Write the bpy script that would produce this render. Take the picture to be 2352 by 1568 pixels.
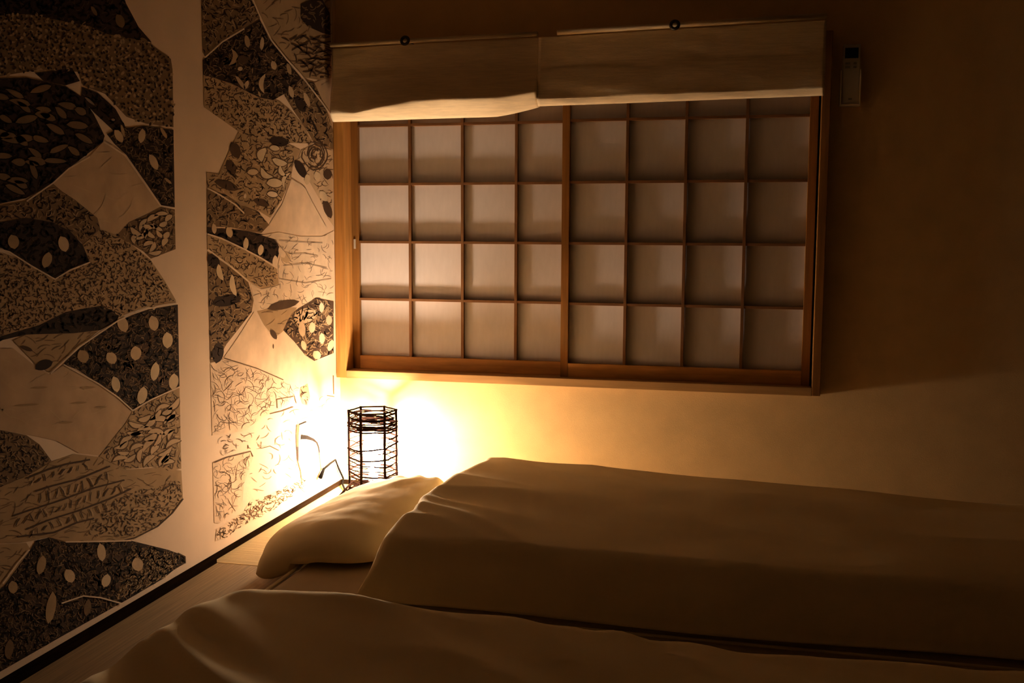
import bpy, bmesh, math, random
import numpy as np
from mathutils import Vector, Matrix, noise as mnoise

for o in list(bpy.data.objects):
    bpy.data.objects.remove(o, do_unlink=True)
scene = bpy.context.scene
COL = scene.collection

# ------------------------------------------------------------------ camera
CAM = np.array([1.598, -3.763, 1.0])
YAW, PITCH, ROLL, FPX = 0.232905, 0.104064, 0.004384, 2337.41
IMG_W, IMG_H = 2352, 1568
cp, sp, cyw, syw = math.cos(PITCH), math.sin(PITCH), math.cos(YAW), math.sin(YAW)
FWD = np.array([-syw * cp, cyw * cp, -sp])
r0 = np.array([cyw, syw, 0.0])
u0 = np.cross(r0, FWD)
RGT = r0 * math.cos(ROLL) + u0 * math.sin(ROLL)
UPV = -r0 * math.sin(ROLL) + u0 * math.cos(ROLL)
cam_data = bpy.data.cameras.new('camera')
cam_data.sensor_width = 36.0
cam_data.lens = FPX * 36.0 / IMG_W
cam_data.clip_start = 0.05
cam = bpy.data.objects.new('camera', cam_data)
COL.objects.link(cam)
cam.matrix_world = Matrix(((RGT[0], UPV[0], -FWD[0], CAM[0]),
                           (RGT[1], UPV[1], -FWD[1], CAM[1]),
                           (RGT[2], UPV[2], -FWD[2], CAM[2]),
                           (0, 0, 0, 1)))
scene.camera = cam

# ------------------------------------------------------------------ world (night) and exposure
world = bpy.data.worlds.new('night')
scene.world = world
world.use_nodes = True
world.node_tree.nodes['Background'].inputs[0].default_value = (0.02, 0.025, 0.04, 1)
world.node_tree.nodes['Background'].inputs[1].default_value = 0.02
scene.view_settings.view_transform = 'Standard'
scene.view_settings.look = 'None'
scene.view_settings.gamma = 1.0
scene.view_settings.use_curve_mapping = False
scene.view_settings.exposure = 0.0
BULB_STRENGTH = 1000.0
BULB_COLOR = (1.0, 0.735, 0.47, 1)


# ------------------------------------------------------------------ helpers
def mat(name, color, rough=0.8, var=0.0, vscale=20.0, stretch=(1, 1, 1), bump=0.0, bscale=200.0,
        bstretch=(1, 1, 1), spec=0.3, color2=None):
    m = bpy.data.materials.new(name)
    m.use_nodes = True
    nt = m.node_tree
    b = nt.nodes['Principled BSDF']
    b.inputs['Base Color'].default_value = (*color, 1)
    b.inputs['Roughness'].default_value = rough
    b.inputs['Specular IOR Level'].default_value = spec
    tc = nt.nodes.new('ShaderNodeTexCoord')
    if var > 0 or color2:
        mp = nt.nodes.new('ShaderNodeMapping')
        mp.inputs['Scale'].default_value = stretch
        nz = nt.nodes.new('ShaderNodeTexNoise')
        nz.inputs['Scale'].default_value = vscale
        nz.inputs['Detail'].default_value = 6
        rp = nt.nodes.new('ShaderNodeValToRGB')
        rp.color_ramp.elements[0].position = 0.3
        rp.color_ramp.elements[1].position = 0.7
        c2 = color2 if color2 else tuple(min(1, c * (1 + var)) for c in color)
        c1 = color if color2 else tuple(c * (1 - var) for c in color)
        rp.color_ramp.elements[0].color = (*c1, 1)
        rp.color_ramp.elements[1].color = (*c2, 1)
        nt.links.new(tc.outputs['Object'], mp.inputs[0])
        nt.links.new(mp.outputs[0], nz.inputs['Vector'])
        nt.links.new(nz.outputs[0], rp.inputs[0])
        nt.links.new(rp.outputs[0], b.inputs['Base Color'])
    if bump > 0:
        mp2 = nt.nodes.new('ShaderNodeMapping')
        mp2.inputs['Scale'].default_value = bstretch
        nz2 = nt.nodes.new('ShaderNodeTexNoise')
        nz2.inputs['Scale'].default_value = bscale
        nz2.inputs['Detail'].default_value = 3
        bp = nt.nodes.new('ShaderNodeBump')
        bp.inputs['Strength'].default_value = bump
        bp.inputs['Distance'].default_value = 0.002
        nt.links.new(tc.outputs['Object'], mp2.inputs[0])
        nt.links.new(mp2.outputs[0], nz2.inputs['Vector'])
        nt.links.new(nz2.outputs[0], bp.inputs['Height'])
        nt.links.new(bp.outputs[0], b.inputs['Normal'])
    return m


def tag(o, label=None, cat=None, group=None, kind=None):
    if label: o['label'] = label
    if cat: o['category'] = cat
    if group: o['group'] = group
    if kind: o['kind'] = kind
    return o


def link(name, me, m=None, parent=None, smooth=False):
    o = bpy.data.objects.new(name, me)
    if m is not None and len(me.materials) == 0:
        me.materials.append(m)
    COL.objects.link(o)
    if parent is not None:
        o.parent = parent
    if smooth:
        for p in me.polygons:
            p.use_smooth = True
    return o


def empty(name, loc=(0, 0, 0)):
    o = bpy.data.objects.new(name, None)
    o.location = loc
    o.empty_display_size = 0.05
    COL.objects.link(o)
    return o


def bm_mesh(bm, name):
    me = bpy.data.meshes.new(name)
    bmesh.ops.recalc_face_normals(bm, faces=bm.faces)
    bm.to_mesh(me)
    bm.free()
    return me


def box_into(bm, x0, x1, y0, y1, z0, z1):
    vs = [bm.verts.new(p) for p in ((x0, y0, z0), (x1, y0, z0), (x1, y1, z0), (x0, y1, z0),
                                    (x0, y0, z1), (x1, y0, z1), (x1, y1, z1), (x0, y1, z1))]
    for f in ((0, 3, 2, 1), (4, 5, 6, 7), (0, 1, 5, 4), (1, 2, 6, 5), (2, 3, 7, 6), (3, 0, 4, 7)):
        bm.faces.new([vs[i] for i in f])


def box(name, x0, x1, y0, y1, z0, z1, m, parent=None, bevel=0.0, origin=None):
    """box in parent space; origin (parent world location) is subtracted when given"""
    bm = bmesh.new()
    box_into(bm, x0, x1, y0, y1, z0, z1)
    if bevel > 0:
        bmesh.ops.bevel(bm, geom=list(bm.edges), offset=bevel, segments=2, affect='EDGES', profile=0.7)
    if origin is not None:
        bmesh.ops.translate(bm, verts=bm.verts, vec=(-origin[0], -origin[1], -origin[2]))
    return link(name, bm_mesh(bm, name), m, parent)


def tube_into(bm, pts, rad, seg=8, closed=False):
    pts = [Vector(p) for p in pts]
    n = len(pts)
    rads = rad if isinstance(rad, (list, tuple)) else [rad] * n
    rings = []
    prev_n = None
    for i, p in enumerate(pts):
        if closed:
            t = pts[(i + 1) % n] - pts[i - 1]
        else:
            t = pts[min(i + 1, n - 1)] - pts[max(i - 1, 0)]
        t.normalize()
        if prev_n is None:
            a = Vector((0, 0, 1)) if abs(t.z) < 0.9 else Vector((1, 0, 0))
            nrm = t.cross(a).normalized()
        else:
            nrm = (prev_n - t * prev_n.dot(t)).normalized()
        prev_n = nrm
        b = t.cross(nrm)
        rings.append([bm.verts.new(p + (nrm * math.cos(2 * math.pi * k / seg) + b * math.sin(2 * math.pi * k / seg)) * rads[i])
                      for k in range(seg)])
    m = n if closed else n - 1
    for i in range(m):
        A, B = rings[i], rings[(i + 1) % n]
        for k in range(seg):
            bm.faces.new((A[k], A[(k + 1) % seg], B[(k + 1) % seg], B[k]))
    if not closed:
        bm.faces.new(list(reversed(rings[0])))
        bm.faces.new(rings[-1])


def tube(name, pts, rad, m, parent=None, seg=8, closed=False):
    bm = bmesh.new()
    tube_into(bm, pts, rad, seg, closed)
    return link(name, bm_mesh(bm, name), m, parent, smooth=True)


def lathe(name, prof, m, parent=None, seg=24, at=(0, 0, 0)):
    """prof: list of (radius, z); closed at both ends"""
    bm = bmesh.new()
    rings = []
    for r, z in prof:
        rings.append([bm.verts.new((at[0] + r * math.cos(2 * math.pi * k / seg), at[1] + r * math.sin(2 * math.pi * k / seg), at[2] + z))
                      for k in range(seg)])
    for A, B in zip(rings[:-1], rings[1:]):
        for k in range(seg):
            bm.faces.new((A[k], A[(k + 1) % seg], B[(k + 1) % seg], B[k]))
    bm.faces.new(list(reversed(rings[0])))
    bm.faces.new(rings[-1])
    return link(name, bm_mesh(bm, name), m, parent, smooth=True)


def wall_yz(px):
    """photograph pixels -> points (Y, Z) on the left wall plane X = 0"""
    px = np.asarray(px, float)
    d = FWD[None] + ((px[:, 0] - IMG_W / 2) / FPX)[:, None] * RGT[None] - ((px[:, 1] - IMG_H / 2) / FPX)[:, None] * UPV[None]
    t = -CAM[0] / d[:, 0]
    P = CAM[None] + t[:, None] * d
    return P[:, 1:]


# ------------------------------------------------------------------ materials
M = {}
M['plaster'] = mat('ochre_plaster', (0.73, 0.52, 0.265), 0.95, var=0.06, vscale=9, bump=0.25, bscale=320)
M['paperwall'] = mat('mural_ground', (0.74, 0.56, 0.42), 0.9, var=0.05, vscale=6, bump=0.1, bscale=250)
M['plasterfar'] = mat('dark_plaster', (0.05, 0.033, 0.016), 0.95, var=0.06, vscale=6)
M['ceil'] = mat('ceiling_boards', (0.14, 0.09, 0.042), 0.7, var=0.2, vscale=4, stretch=(1, 12, 1))
M['base'] = mat('black_wood', (0.012, 0.007, 0.004), 0.9, var=0.3, vscale=10, stretch=(10, 1, 10), spec=0.0)
M['tatami_x'] = mat('tatami_rush_x', (0.48, 0.34, 0.15), 0.75, var=0.22, vscale=30, stretch=(0.15, 6, 1), bump=0.5, bscale=60, bstretch=(0.1, 6, 1))
M['tatami_y'] = mat('tatami_rush_y', (0.27, 0.160, 0.055), 0.75, var=0.25, vscale=30, stretch=(6, 0.15, 1), bump=0.5, bscale=60, bstretch=(6, 0.1, 1))  # darker than the x mats: shade of pillow and duvets put into the colour
M['cedar'] = mat('cedar_wood', (0.50, 0.245, 0.068), 0.55, var=0.22, vscale=7, stretch=(1, 8, 8), bump=0.08, bscale=60, bstretch=(0.3, 8, 8))
M['cedar_v'] = mat('cedar_wood_upright', (0.50, 0.245, 0.068), 0.55, var=0.22, vscale=7, stretch=(10, 8, 0.6), bump=0.08, bscale=60, bstretch=(8, 8, 0.3))
M['stile'] = mat('shaded_cedar', (0.25, 0.115, 0.03), 0.6, var=0.22, vscale=7, stretch=(10, 8, 0.6), bump=0.08, bscale=60, bstretch=(8, 8, 0.3), spec=0.15)  # cedar darkened: weak light on stiles and right jamb put into the colour
M['sill'] = mat('pale_cedar', (0.40, 0.235, 0.095), 0.55, var=0.2, vscale=7, stretch=(0.6, 8, 8), bump=0.08, bscale=60, bstretch=(0.3, 8, 8))
M['kumiko'] = mat('shoji_lattice_wood', (0.17, 0.078, 0.03), 0.6, var=0.18, vscale=14)
M['washi'] = mat('washi_paper', (0.60, 0.565, 0.60), 0.9, var=0.035, vscale=60, stretch=(1, 1, 0.25), bump=0.06, bscale=300)
M['linen'] = mat('linen_cloth', (0.82, 0.69, 0.50), 0.95, var=0.10, vscale=60, stretch=(0.25, 1, 3), bump=0.35, bscale=260, bstretch=(0.4, 1, 2.5))
M['rod'] = mat('pale_rod_wood', (0.66, 0.54, 0.38), 0.6, var=0.12, vscale=10, stretch=(0.5, 8, 8))
M['iron'] = mat('black_iron', (0.015, 0.013, 0.012), 0.35, spec=0.5, var=0.2, vscale=40)
M['bedlin'] = mat('cream_cotton', (0.84, 0.70, 0.43), 0.95, var=0.03, vscale=8, bump=0.12, bscale=500)
M['pillow'] = mat('pillow_cotton', (0.86, 0.72, 0.46), 0.95, var=0.03, vscale=8, bump=0.12, bscale=500)
M['matt'] = mat('mattress_cotton', (0.62, 0.50, 0.34), 0.95, var=0.05, vscale=10, bump=0.12, bscale=400)
M['vine'] = mat('near_black_vine', (0.0060, 0.0028, 0.0022), 1.0, var=0.3, vscale=40, spec=0.0)  # shade put into the colour: near-black keeps bulb-lit vines dark
M['post'] = mat('near_black_stick', (0.0065, 0.0032, 0.0024), 1.0, var=0.3, vscale=40, spec=0.0)  # posts likewise near-black, so sides facing the bulb look unlit
M['plastic'] = mat('ivory_plastic', (0.48, 0.43, 0.38), 0.45, var=0.03, vscale=20)
M['holder'] = mat('holder_plastic', (0.55, 0.48, 0.40), 0.4, var=0.03, vscale=20)
M['screen'] = mat('lcd_black', (0.01, 0.011, 0.011), 0.25, var=0.1, vscale=20)
M['button'] = mat('grey_button', (0.22, 0.22, 0.18), 0.5, var=0.05, vscale=20)
M['cordm'] = mat('black_rubber', (0.0040, 0.0036, 0.0033), 0.9, var=0.1, vscale=30, spec=0.02)
M['socket'] = mat('white_ceramic', (0.70, 0.66, 0.60), 0.4, var=0.03, vscale=20)
M['night'] = mat('night_board', (0.02, 0.02, 0.022), 0.8, var=0.1, vscale=5)
bulb_m = bpy.data.materials.new('lit_bulb')
bulb_m.use_nodes = True
bn = bulb_m.node_tree.nodes['Principled BSDF']
bn.inputs['Base Color'].default_value = (0.9, 0.85, 0.75, 1)
bn.inputs['Emission Color'].default_value = BULB_COLOR
bn.inputs['Emission Strength'].default_value = BULB_STRENGTH

# ------------------------------------------------------------------ room shell
RX, RY, RZ = 4.3, -4.9, 2.45
HX0, HX1, HZ0, HZ1 = 0.035, 1.822, 0.452, 1.665      # window hole
bm = bmesh.new()
xs = [-0.12, HX0, HX1, RX + 0.12]
zs = [-0.06, HZ0, HZ1, RZ + 0.05]
grid = {}
for side, yy in ((0, 0.0), (1, 0.13)):
    for i, x in enumerate(xs):
        for k, z in enumerate(zs):
            grid[side, i, k] = bm.verts.new((x, yy, z))
for i in range(3):
    for k in range(3):
        if i == 1 and k == 1:
            continue
        for s in (0, 1):
            bm.faces.new([grid[s, a, b] for a, b in ((i, k), (i + 1, k), (i + 1, k + 1), (i, k + 1))])
for (a, b) in (((1, 1), (2, 1)), ((2, 1), (2, 2)), ((2, 2), (1, 2)), ((1, 2), (1, 1))):
    bm.faces.new([grid[0, a[0], a[1]], grid[0, b[0], b[1]], grid[1, b[0], b[1]], grid[1, a[0], a[1]]])
wall_back = tag(link('wall_back', bm_mesh(bm, 'wall_back'), M['plaster']), kind='structure')
wall_left = tag(box('wall_left', -0.12, 0.0, RY, 0.0, -0.06, RZ + 0.05, M['paperwall']), kind='structure')
tag(box('wall_right', RX, RX + 0.12, RY, 0.0, -0.06, RZ + 0.05, M['plasterfar']), kind='structure')
tag(box('wall_front', -0.12, RX + 0.12, RY - 0.12, RY, -0.06, RZ + 0.05, M['plasterfar']), kind='structure')
tag(box('ceiling', -0.12, RX + 0.12, RY - 0.12, 0.13, RZ, RZ + 0.08, M['ceil']), kind='structure')

# tatami floor: sub floor plus every mat
floor = tag(box('floor', -0.12, RX + 0.12, RY - 0.12, 0.13, -0.12, -0.05, M['base']), kind='structure')
mats = []
W1 = 1.025
def tatami(x0, x1, y0, y1, m):
    g = 0.0012
    box('tatami_mat', x0 + g, x1 - g, y0 + g, y1 - g, -0.05, 0.0, m, floor, bevel=0.003)
tatami(0.0, 2 * W1, -W1, 0.0, M['tatami_x'])
tatami(2 * W1, RX, -W1, 0.0, M['tatami_x'])
tatami(0.0, W1, -3 * W1, -W1, M['tatami_y'])
tatami(W1, 2 * W1, -3 * W1, -W1, M['tatami_y'])
tatami(2 * W1, 3 * W1, -3 * W1, -W1, M['tatami_y'])
tatami(3 * W1, RX, -3 * W1, -W1, M['tatami_y'])
tatami(0.0, 2 * W1, RY, -3 * W1, M['tatami_x'])
tatami(2 * W1, RX, RY, -3 * W1, M['tatami_x'])

# black strip between wall and mats
bm = bmesh.new()
box_into(bm, 0.0, 0.008, -1.03, 0.0, 0.0, 0.0175)
box_into(bm, 0.0, 0.026, RY, -1.03, 0.0, 0.0175)
tag(link('baseboard_left', bm_mesh(bm, 'baseboard_left'), M['base']), kind='structure')
tag(box('baseboard_back', 0.008, RX, -0.008, 0.0, 0.0, 0.0175, M['base']), kind='structure')

# ------------------------------------------------------------------ window: casing, tracks
win = tag(empty('window_1', (0.93, 0, 0.45)), kind='structure')
WO = (0.93, 0, 0.45)
YF = -0.040
box('casing_jamb', 0.0015, 0.043, YF, 0.10, 0.437, 1.70, M['cedar_v'], win, 0.0025, WO)
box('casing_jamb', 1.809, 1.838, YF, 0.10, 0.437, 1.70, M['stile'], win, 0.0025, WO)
box('sill', 0.043, 1.809, YF, 0.10, 0.436, 0.4665, M['sill'], win, 0.002, WO)
box('head', 0.043, 1.809, YF, 0.10, 1.655, 1.70, M['cedar'], win, 0.002, WO)
box('night_shutter', 0.043, 1.809, 0.101, 0.112, 0.44, 1.695, M['night'], win, 0, WO)

# ------------------------------------------------------------------ shoji screens
def shoji(label, x0, cols, ystile, pull):
    """x0: left edge of the first pane; ystile: front face plane of the frame"""
    pw, ph = 0.2127, 0.2258
    z0 = 0.519
    rows = 5
    xa, xb = x0, x0 + pw * cols
    za, zb = z0, z0 + ph * rows
    o = (x0 + pw * 2, ystile, 0.4670)
    t = tag(empty('shoji_screen', o), label, 'shoji screen', 'shoji screens in the window')
    d = 0.026
    sw = 0.029
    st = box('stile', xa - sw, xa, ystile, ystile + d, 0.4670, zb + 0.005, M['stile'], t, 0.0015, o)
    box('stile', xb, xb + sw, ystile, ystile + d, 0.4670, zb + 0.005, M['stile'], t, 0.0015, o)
    box('rail', xa, xb, ystile + 0.001, ystile + d - 0.001, 0.4670, za, M['cedar'], t, 0.0015, o)
    box('rail', xa, xb, ystile + 0.001, ystile + d - 0.001, zb, zb + 0.005, M['cedar'], t, 0.0, o)
    yk = ystile + 0.002
    for i in range(1, cols):
        x = xa + pw * i
        box('lattice_bar', x - 0.0055, x + 0.0055, yk, yk + 0.017, za, zb, M['kumiko'], t, 0.0008, o)
    for k in range(1, rows):
        z = za + ph * k
        box('lattice_bar', xa, xb, yk + 0.001, yk + 0.0172, z - 0.0050, z + 0.0050, M['kumiko'], t, 0.0008, o)
    # paper panes: slightly slack sheets sharing one mesh
    bm = bmesh.new()
    n = 6
    g = {}
    for a in range(n + 1):
        for b in range(n + 1):
            u, v = a / n - .5, b / n - .5
            s = 0.0012 * math.cos(math.pi * u) * math.cos(math.pi * v)
            g[a, b] = bm.verts.new((u * pw, s, v * ph))
    for a in range(n):
        for b in range(n):
            bm.faces.new((g[a, b], g[a + 1, b], g[a + 1, b + 1], g[a, b + 1]))
    me = bm_mesh(bm, 'paper_pane')
    me.materials.append(M['washi'])
    for p in me.polygons:
        p.use_smooth = True
    for i in range(cols):
        for k in range(rows):
            po = bpy.data.objects.new('paper_pane', me)
            COL.objects.link(po)
            po.parent = t
            po.location = (xa + pw * (i + .5) - o[0], yk + 0.0185 - o[1], za + ph * (k + .5) - o[2])
    if pull:
        lp = box('finger_pull', xa - 0.0205, xa - 0.0125, ystile - 0.003, ystile + 0.002, 0.944, 0.982, M['plastic'], st, 0.001, o)
    return t

shoji('sliding shoji screen nearer the mural, white paper panes brightly lit by the lamp', 0.072, 4, 0.034, True)
shoji('sliding shoji screen nearer the remote control, paper panes in dim shade', 0.922, 4, 0.002, False)

# ------------------------------------------------------------------ rolled-up cloth blinds above the window
def fbm(p, oct=3):
    v = 0; a = 1
    q = Vector(p)
    for i in range(oct):
        v += a * mnoise.noise(q)
        a *= .5
        q = q * 2.03
    return v

def profile_at(s, zt, zb, B):
    # side view of the hanging cloth: down the front, out over the soft roll, back underneath, up the back
    K = [(-0.086, zt), (-0.089, zt - 0.09), (-0.092 - 0.020 * B, zb + 0.115), (-0.094 - 0.055 * B, zb + 0.022 + 0.045 * B), (-0.094 - 0.056 * B, zb + 0.012 + 0.035 * B),
         (-0.090 - 0.018 * B, zb + 0.004), (-0.080, zb), (-0.064, zb + 0.010), (-0.058, zb + 0.08), (-0.056, zt - 0.004)]
    T = [0, .22, .42, .54, .60, .72, .78, .84, .90, 1.0]
    k = 0
    while k < len(T) - 2 and s > T[k + 1]:
        k += 1
    f = (s - T[k]) / (T[k + 1] - T[k])
    p0, p1, p2, p3 = K[max(k - 1, 0)], K[k], K[k + 1], K[min(k + 2, len(K) - 1)]
    return tuple(0.5 * (2 * p1[i] + (p2[i] - p0[i]) * f + (2 * p0[i] - 5 * p1[i] + 4 * p2[i] - p3[i]) * f * f + (3 * p1[i] - p0[i] - 3 * p2[i] + p3[i]) * f ** 3) for i in (0, 1))

def blind(label, x0, x1, ztop0, ztop1, zb_fn, yoff, seed, wrinkle, band):
    ctr = ((x0 + x1) / 2, -0.07, (ztop0 + ztop1) / 2)
    t = tag(empty('cloth_blind', ctr), label, 'window blind', 'rolled-up cloth blinds')
    NX, NS = 90, 44
    bm = bmesh.new()
    G = []
    for i in range(NX + 1):
        u = i / NX
        x = x0 + (x1 - x0) * u
        zt = ztop0 + (ztop1 - ztop0) * u - 0.014
        zb = zb_fn(u)
        row = []
        bl = band(u)
        for j in range(NS + 1):
            s = j / NS
            y, z = profile_at(s, zt, zb, bl)
            w = fbm((x * 3 + seed, z * 9, seed)) * 0.006 * wrinkle + fbm((x * 7 + seed, z * 26, s * 3 + seed), 2) * 0.003 * wrinkle
            # long slanted pull creases near the lower fold
            w += 0.006 * wrinkle * math.sin((z * 60 + x * 9 + 2 * fbm((x * 2, seed, 0), 2))) * max(0, min(1, (s - .2) * 3)) * max(0, fbm((x * 2.5, z * 6, seed + 4), 2) + .3)
            row.append(bm.verts.new((x - ctr[0], min(y + yoff - w, -0.050 + 0.0) - ctr[1], z - ctr[2])))
        G.append(row)
    for i in range(NX):
        for j in range(NS):
            bm.faces.new((G[i][j], G[i + 1][j], G[i + 1][j + 1], G[i][j + 1]))
    bm.faces.new(G[0])
    bm.faces.new(list(reversed(G[NX])))
    cl = link('cloth', bm_mesh(bm, 'cloth'), M['linen'], t, smooth=True)
    return t, ctr

lt, lc = blind('rolled-up cream cloth blind above the lit shoji screen, bulging at its lower fold', 0.020, 0.822, 1.711, 1.722,
           lambda u: 1.427 + 0.006 * u + 0.030 * max(0, (u - 0.80) / 0.20) ** 1.3, 0.0, 3.1, 1.0, lambda u: 0.30 + 0.75 * min(1, max(0, (u - 0.12) / 0.3)) - 0.25 * max(0, (u - 0.8) / 0.2))
tube('rod', [(0.020 - lc[0], -0.096 - lc[1], 1.709 - lc[2]), (0.818 - lc[0], -0.096 - lc[1], 1.719 - lc[2])], 0.0085, M['rod'], lt, 12)
rt, rc = blind('rolled-up cream cloth blind above the dim shoji screen, flatter than its neighbour', 0.823, 1.811, 1.718, 1.736,
           lambda u: 1.463 + 0.012 * u, -0.018, 9.7, 0.6, lambda u: 0.22)
tube('rod', [(0.893 - rc[0], -0.114 - rc[1], 1.717 - rc[2]), (1.811 - rc[0], -0.114 - rc[1], 1.735 - rc[2])], 0.0095, M['rod'], rt, 12)

def hook(label, x, y, z):
    t = tag(empty('ring_hook', (x, 0, z)), label, 'hook', 'black ring hooks of the blinds')
    tube('shank', [(0, 0.002, 0.004), (0, y + 0.012, 0.004)], 0.0025, M['iron'], t, 8)
    pts = [(0.0135 * math.cos(a), y + 0.003 * math.sin(a), 0.0135 * math.sin(a)) for a in [2 * math.pi * k / 20 for k in range(20)]]
    tube('ring', pts, 0.0058, M['iron'], t, 8, True)
    return t
hook('black ring hook on the rod above the lit shoji screen', 0.322, -0.114, 1.711)
hook('black ring hook on the rod above the dim shoji screen', 1.308, -0.134, 1.722)

# ------------------------------------------------------------------ remote control in its wall holder
RXc = 1.902
ho = (RXc, 0, 1.447)
t = tag(empty('remote_holder', ho), 'ivory plastic wall holder gripping the remote control', 'holder')
box('back_plate', RXc - 0.034, RXc + 0.034, -0.004, 0.0, 1.447, 1.575, M['holder'], t, 0.0015, ho)
box('side_wall', RXc - 0.034, RXc - 0.029, -0.030, -0.004, 1.447, 1.568, M['holder'], t, 0.0015, ho)
box('side_wall', RXc + 0.029, RXc + 0.034, -0.030, -0.004, 1.447, 1.568, M['holder'], t, 0.0015, ho)
box('bottom_lip', RXc - 0.029, RXc + 0.029, -0.030, -0.004, 1.447, 1.454, M['holder'], t, 0.0015, ho)
ro = (RXc, -0.016, 1.4545)
t = tag(empty('remote_control', ro), 'ivory air-conditioner remote with dark display, standing in the wall holder', 'remote control')
rb = box('body', RXc - 0.0285, RXc + 0.0285, -0.027, -0.005, 1.4545, 1.654, M['plastic'], t, 0.004, ro)
box('display', RXc - 0.022, RXc + 0.022, -0.0278, -0.026, 1.607, 1.642, M['screen'], rb, 0.0005, ro)
for bx_, bz_, bw_ in ((-0.012, 1.590, 0.016), (0.012, 1.590, 0.010), (-0.012, 1.577, 0.016), (0.012, 1.577, 0.010)):
    box('button', RXc + bx_ - bw_ / 2, RXc + bx_ + bw_ / 2, -0.0285, -0.026, bz_ - 0.0035, bz_ + 0.0035, M['button'], rb, 0.0008, ro)
box('button', RXc - 0.006, RXc + 0.006, -0.0282, -0.026, 1.467, 1.473, M['button'], rb, 0.0008, ro)

# ------------------------------------------------------------------ vine lamp in the corner
LX, LY, LR, LH = 0.190, -0.138, 0.090, 0.334
lamp = tag(empty('vine_lamp', (LX, LY, 0)), 'glowing six-sided floor lamp wrapped in dark vines, in the room corner', 'lamp')
rng = random.Random(7)
cam_ang = math.atan2(CAM[1] - LY, CAM[0] - LX)
ang = [cam_ang + math.radians(30 + 60 * k) for k in range(6)]
def hexpt(a, r):
    """point on the hexagon outline at turn a (0..6)"""
    k = int(math.floor(a)) % 6
    f = a - math.floor(a)
    p = Vector((math.cos(ang[k]), math.sin(ang[k]), 0)) * r
    q = Vector((math.cos(ang[(k + 1) % 6]), math.sin(ang[(k + 1) % 6]), 0)) * r
    return p.lerp(q, f)
for k in range(6):
    p = hexpt(k, LR)
    z = 0.0
    pts = []
    while z <= LH + 1e-6:
        pts.append((p.x + rng.uniform(-.0012, .0012), p.y + rng.uniform(-.0012, .0012), z))
        z += LH / 8
    tube('post', pts, 0.0050, M['post'], lamp, 8)
for zz, rr in ((LH - 0.004, 0.0032), (0.012, 0.0036)):
    pts = [hexpt(a, LR + 0.003) + Vector((0, 0, zz + rng.uniform(-.001, .001))) for a in np.arange(0, 6, 0.25)]
    tube('frame_ring', pts, rr, M['post'], lamp, 8, True)
# vines: denser near the top and the foot
zlist = []
z = 0.018
while z < LH - 0.010:
    zlist.append(z)
    d = 0.0046 if z > 0.243 else (0.0085 if z < 0.075 else 0.0145)
    z += d * rng.uniform(0.6, 1.4)
for z in zlist:
    s0 = rng.uniform(0, 6)
    span = rng.choice([6.0, 6.0, 6.0, rng.uniform(2.5, 5.0)])
    tilt = rng.uniform(-0.012, 0.012)
    n = int(span / 0.25)
    ph = rng.uniform(0, 6.28)
    out = rng.choice([1, 1, -1])
    pts = []
    for i in range(n + 1):
        a = (s0 + span * i / n) % 6
        p = hexpt(a, LR + out * 0.0065 + rng.uniform(-.0008, .0008))
        zz = z + tilt * math.sin(a / 6 * 2 * math.pi + ph) + rng.uniform(-.0016, .0016)
        pts.append((p.x, p.y, min(LH - 0.003, max(0.008, zz))))
    r = rng.choice([0.0016, 0.0020, 0.0025, 0.0032])
    tube('vine', pts, r, M['vine'], lamp, 6)
# base plate, socket, bulb
bm = bmesh.new()
b1 = [bm.verts.new(hexpt(k, LR - 0.006) + Vector((0, 0, 0.002))) for k in range(6)]
b2 = [bm.verts.new(hexpt(k, LR - 0.006) + Vector((0, 0, 0.010))) for k in range(6)]
bm.faces.new(b1); bm.faces.new(b2)
for k in range(6):
    bm.faces.new((b1[k], b1[(k + 1) % 6], b2[(k + 1) % 6], b2[k]))
bpl = link('base_plate', bm_mesh(bm, 'base_plate'), M['post'], lamp)
lathe('socket', [(0.022, 0.010), (0.022, 0.030), (0.018, 0.034), (0.018, 0.088)], M['socket'], bpl)
lathe('bulb', [(0.0135, 0.089), (0.020, 0.103), (0.031, 0.126), (0.038, 0.152), (0.0400, 0.178), (0.037, 0.204), (0.029, 0.225), (0.016, 0.239), (0.004, 0.2445)], bulb_m, lamp, 20)
# splayed foot stick and power cord running up the mural wall
tube('foot_stick', [(-0.072, -0.035, 0.055), (-0.105, -0.095, 0.006)], [0.004, 0.005], M['post'], lamp, 8)
def cordpts(pix, xw):
    yz = wall_yz(pix)
    return [(x - LX, float(y) - LY, float(z)) for x, (y, z) in zip(xw, yz)]
cpts = cordpts([(733, 1090), (737, 1077), (751, 1066), (765, 1055), (773, 1076), (782, 1099)], [0.012, 0.012, 0.010, 0.010, 0.010, 0.012])
cpts = [(p[0], p[1], max(p[2], 0.024)) for p in cpts]
cpts += [(0.030 - LX, -0.060 - LY, 0.012), (0.060 - LX, -0.110 - LY, 0.006), (-0.085, 0.0, 0.006)]
cord = tube('power_cord', cpts, 0.0040, M['cordm'], lamp, 8)
pl = cordpts([(738, 1075), (729, 1096)], [0.012, 0.012])
tube('cord_switch', pl, [0.0050, 0.0085], M['cordm'], lamp, 8)

# ------------------------------------------------------------------ bedding
def smooth(e):
    e = max(0.0, min(1.0, e))
    return e * e * (3 - 2 * e)

MATS = []
def under(x, y):
    for (x0, x1, y0, y1, h) in MATS:
        if x0 - 0.004 < x < x1 + 0.004 and y0 - 0.004 < y < y1 + 0.004:
            return h + 0.008
    return 0.0

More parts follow.
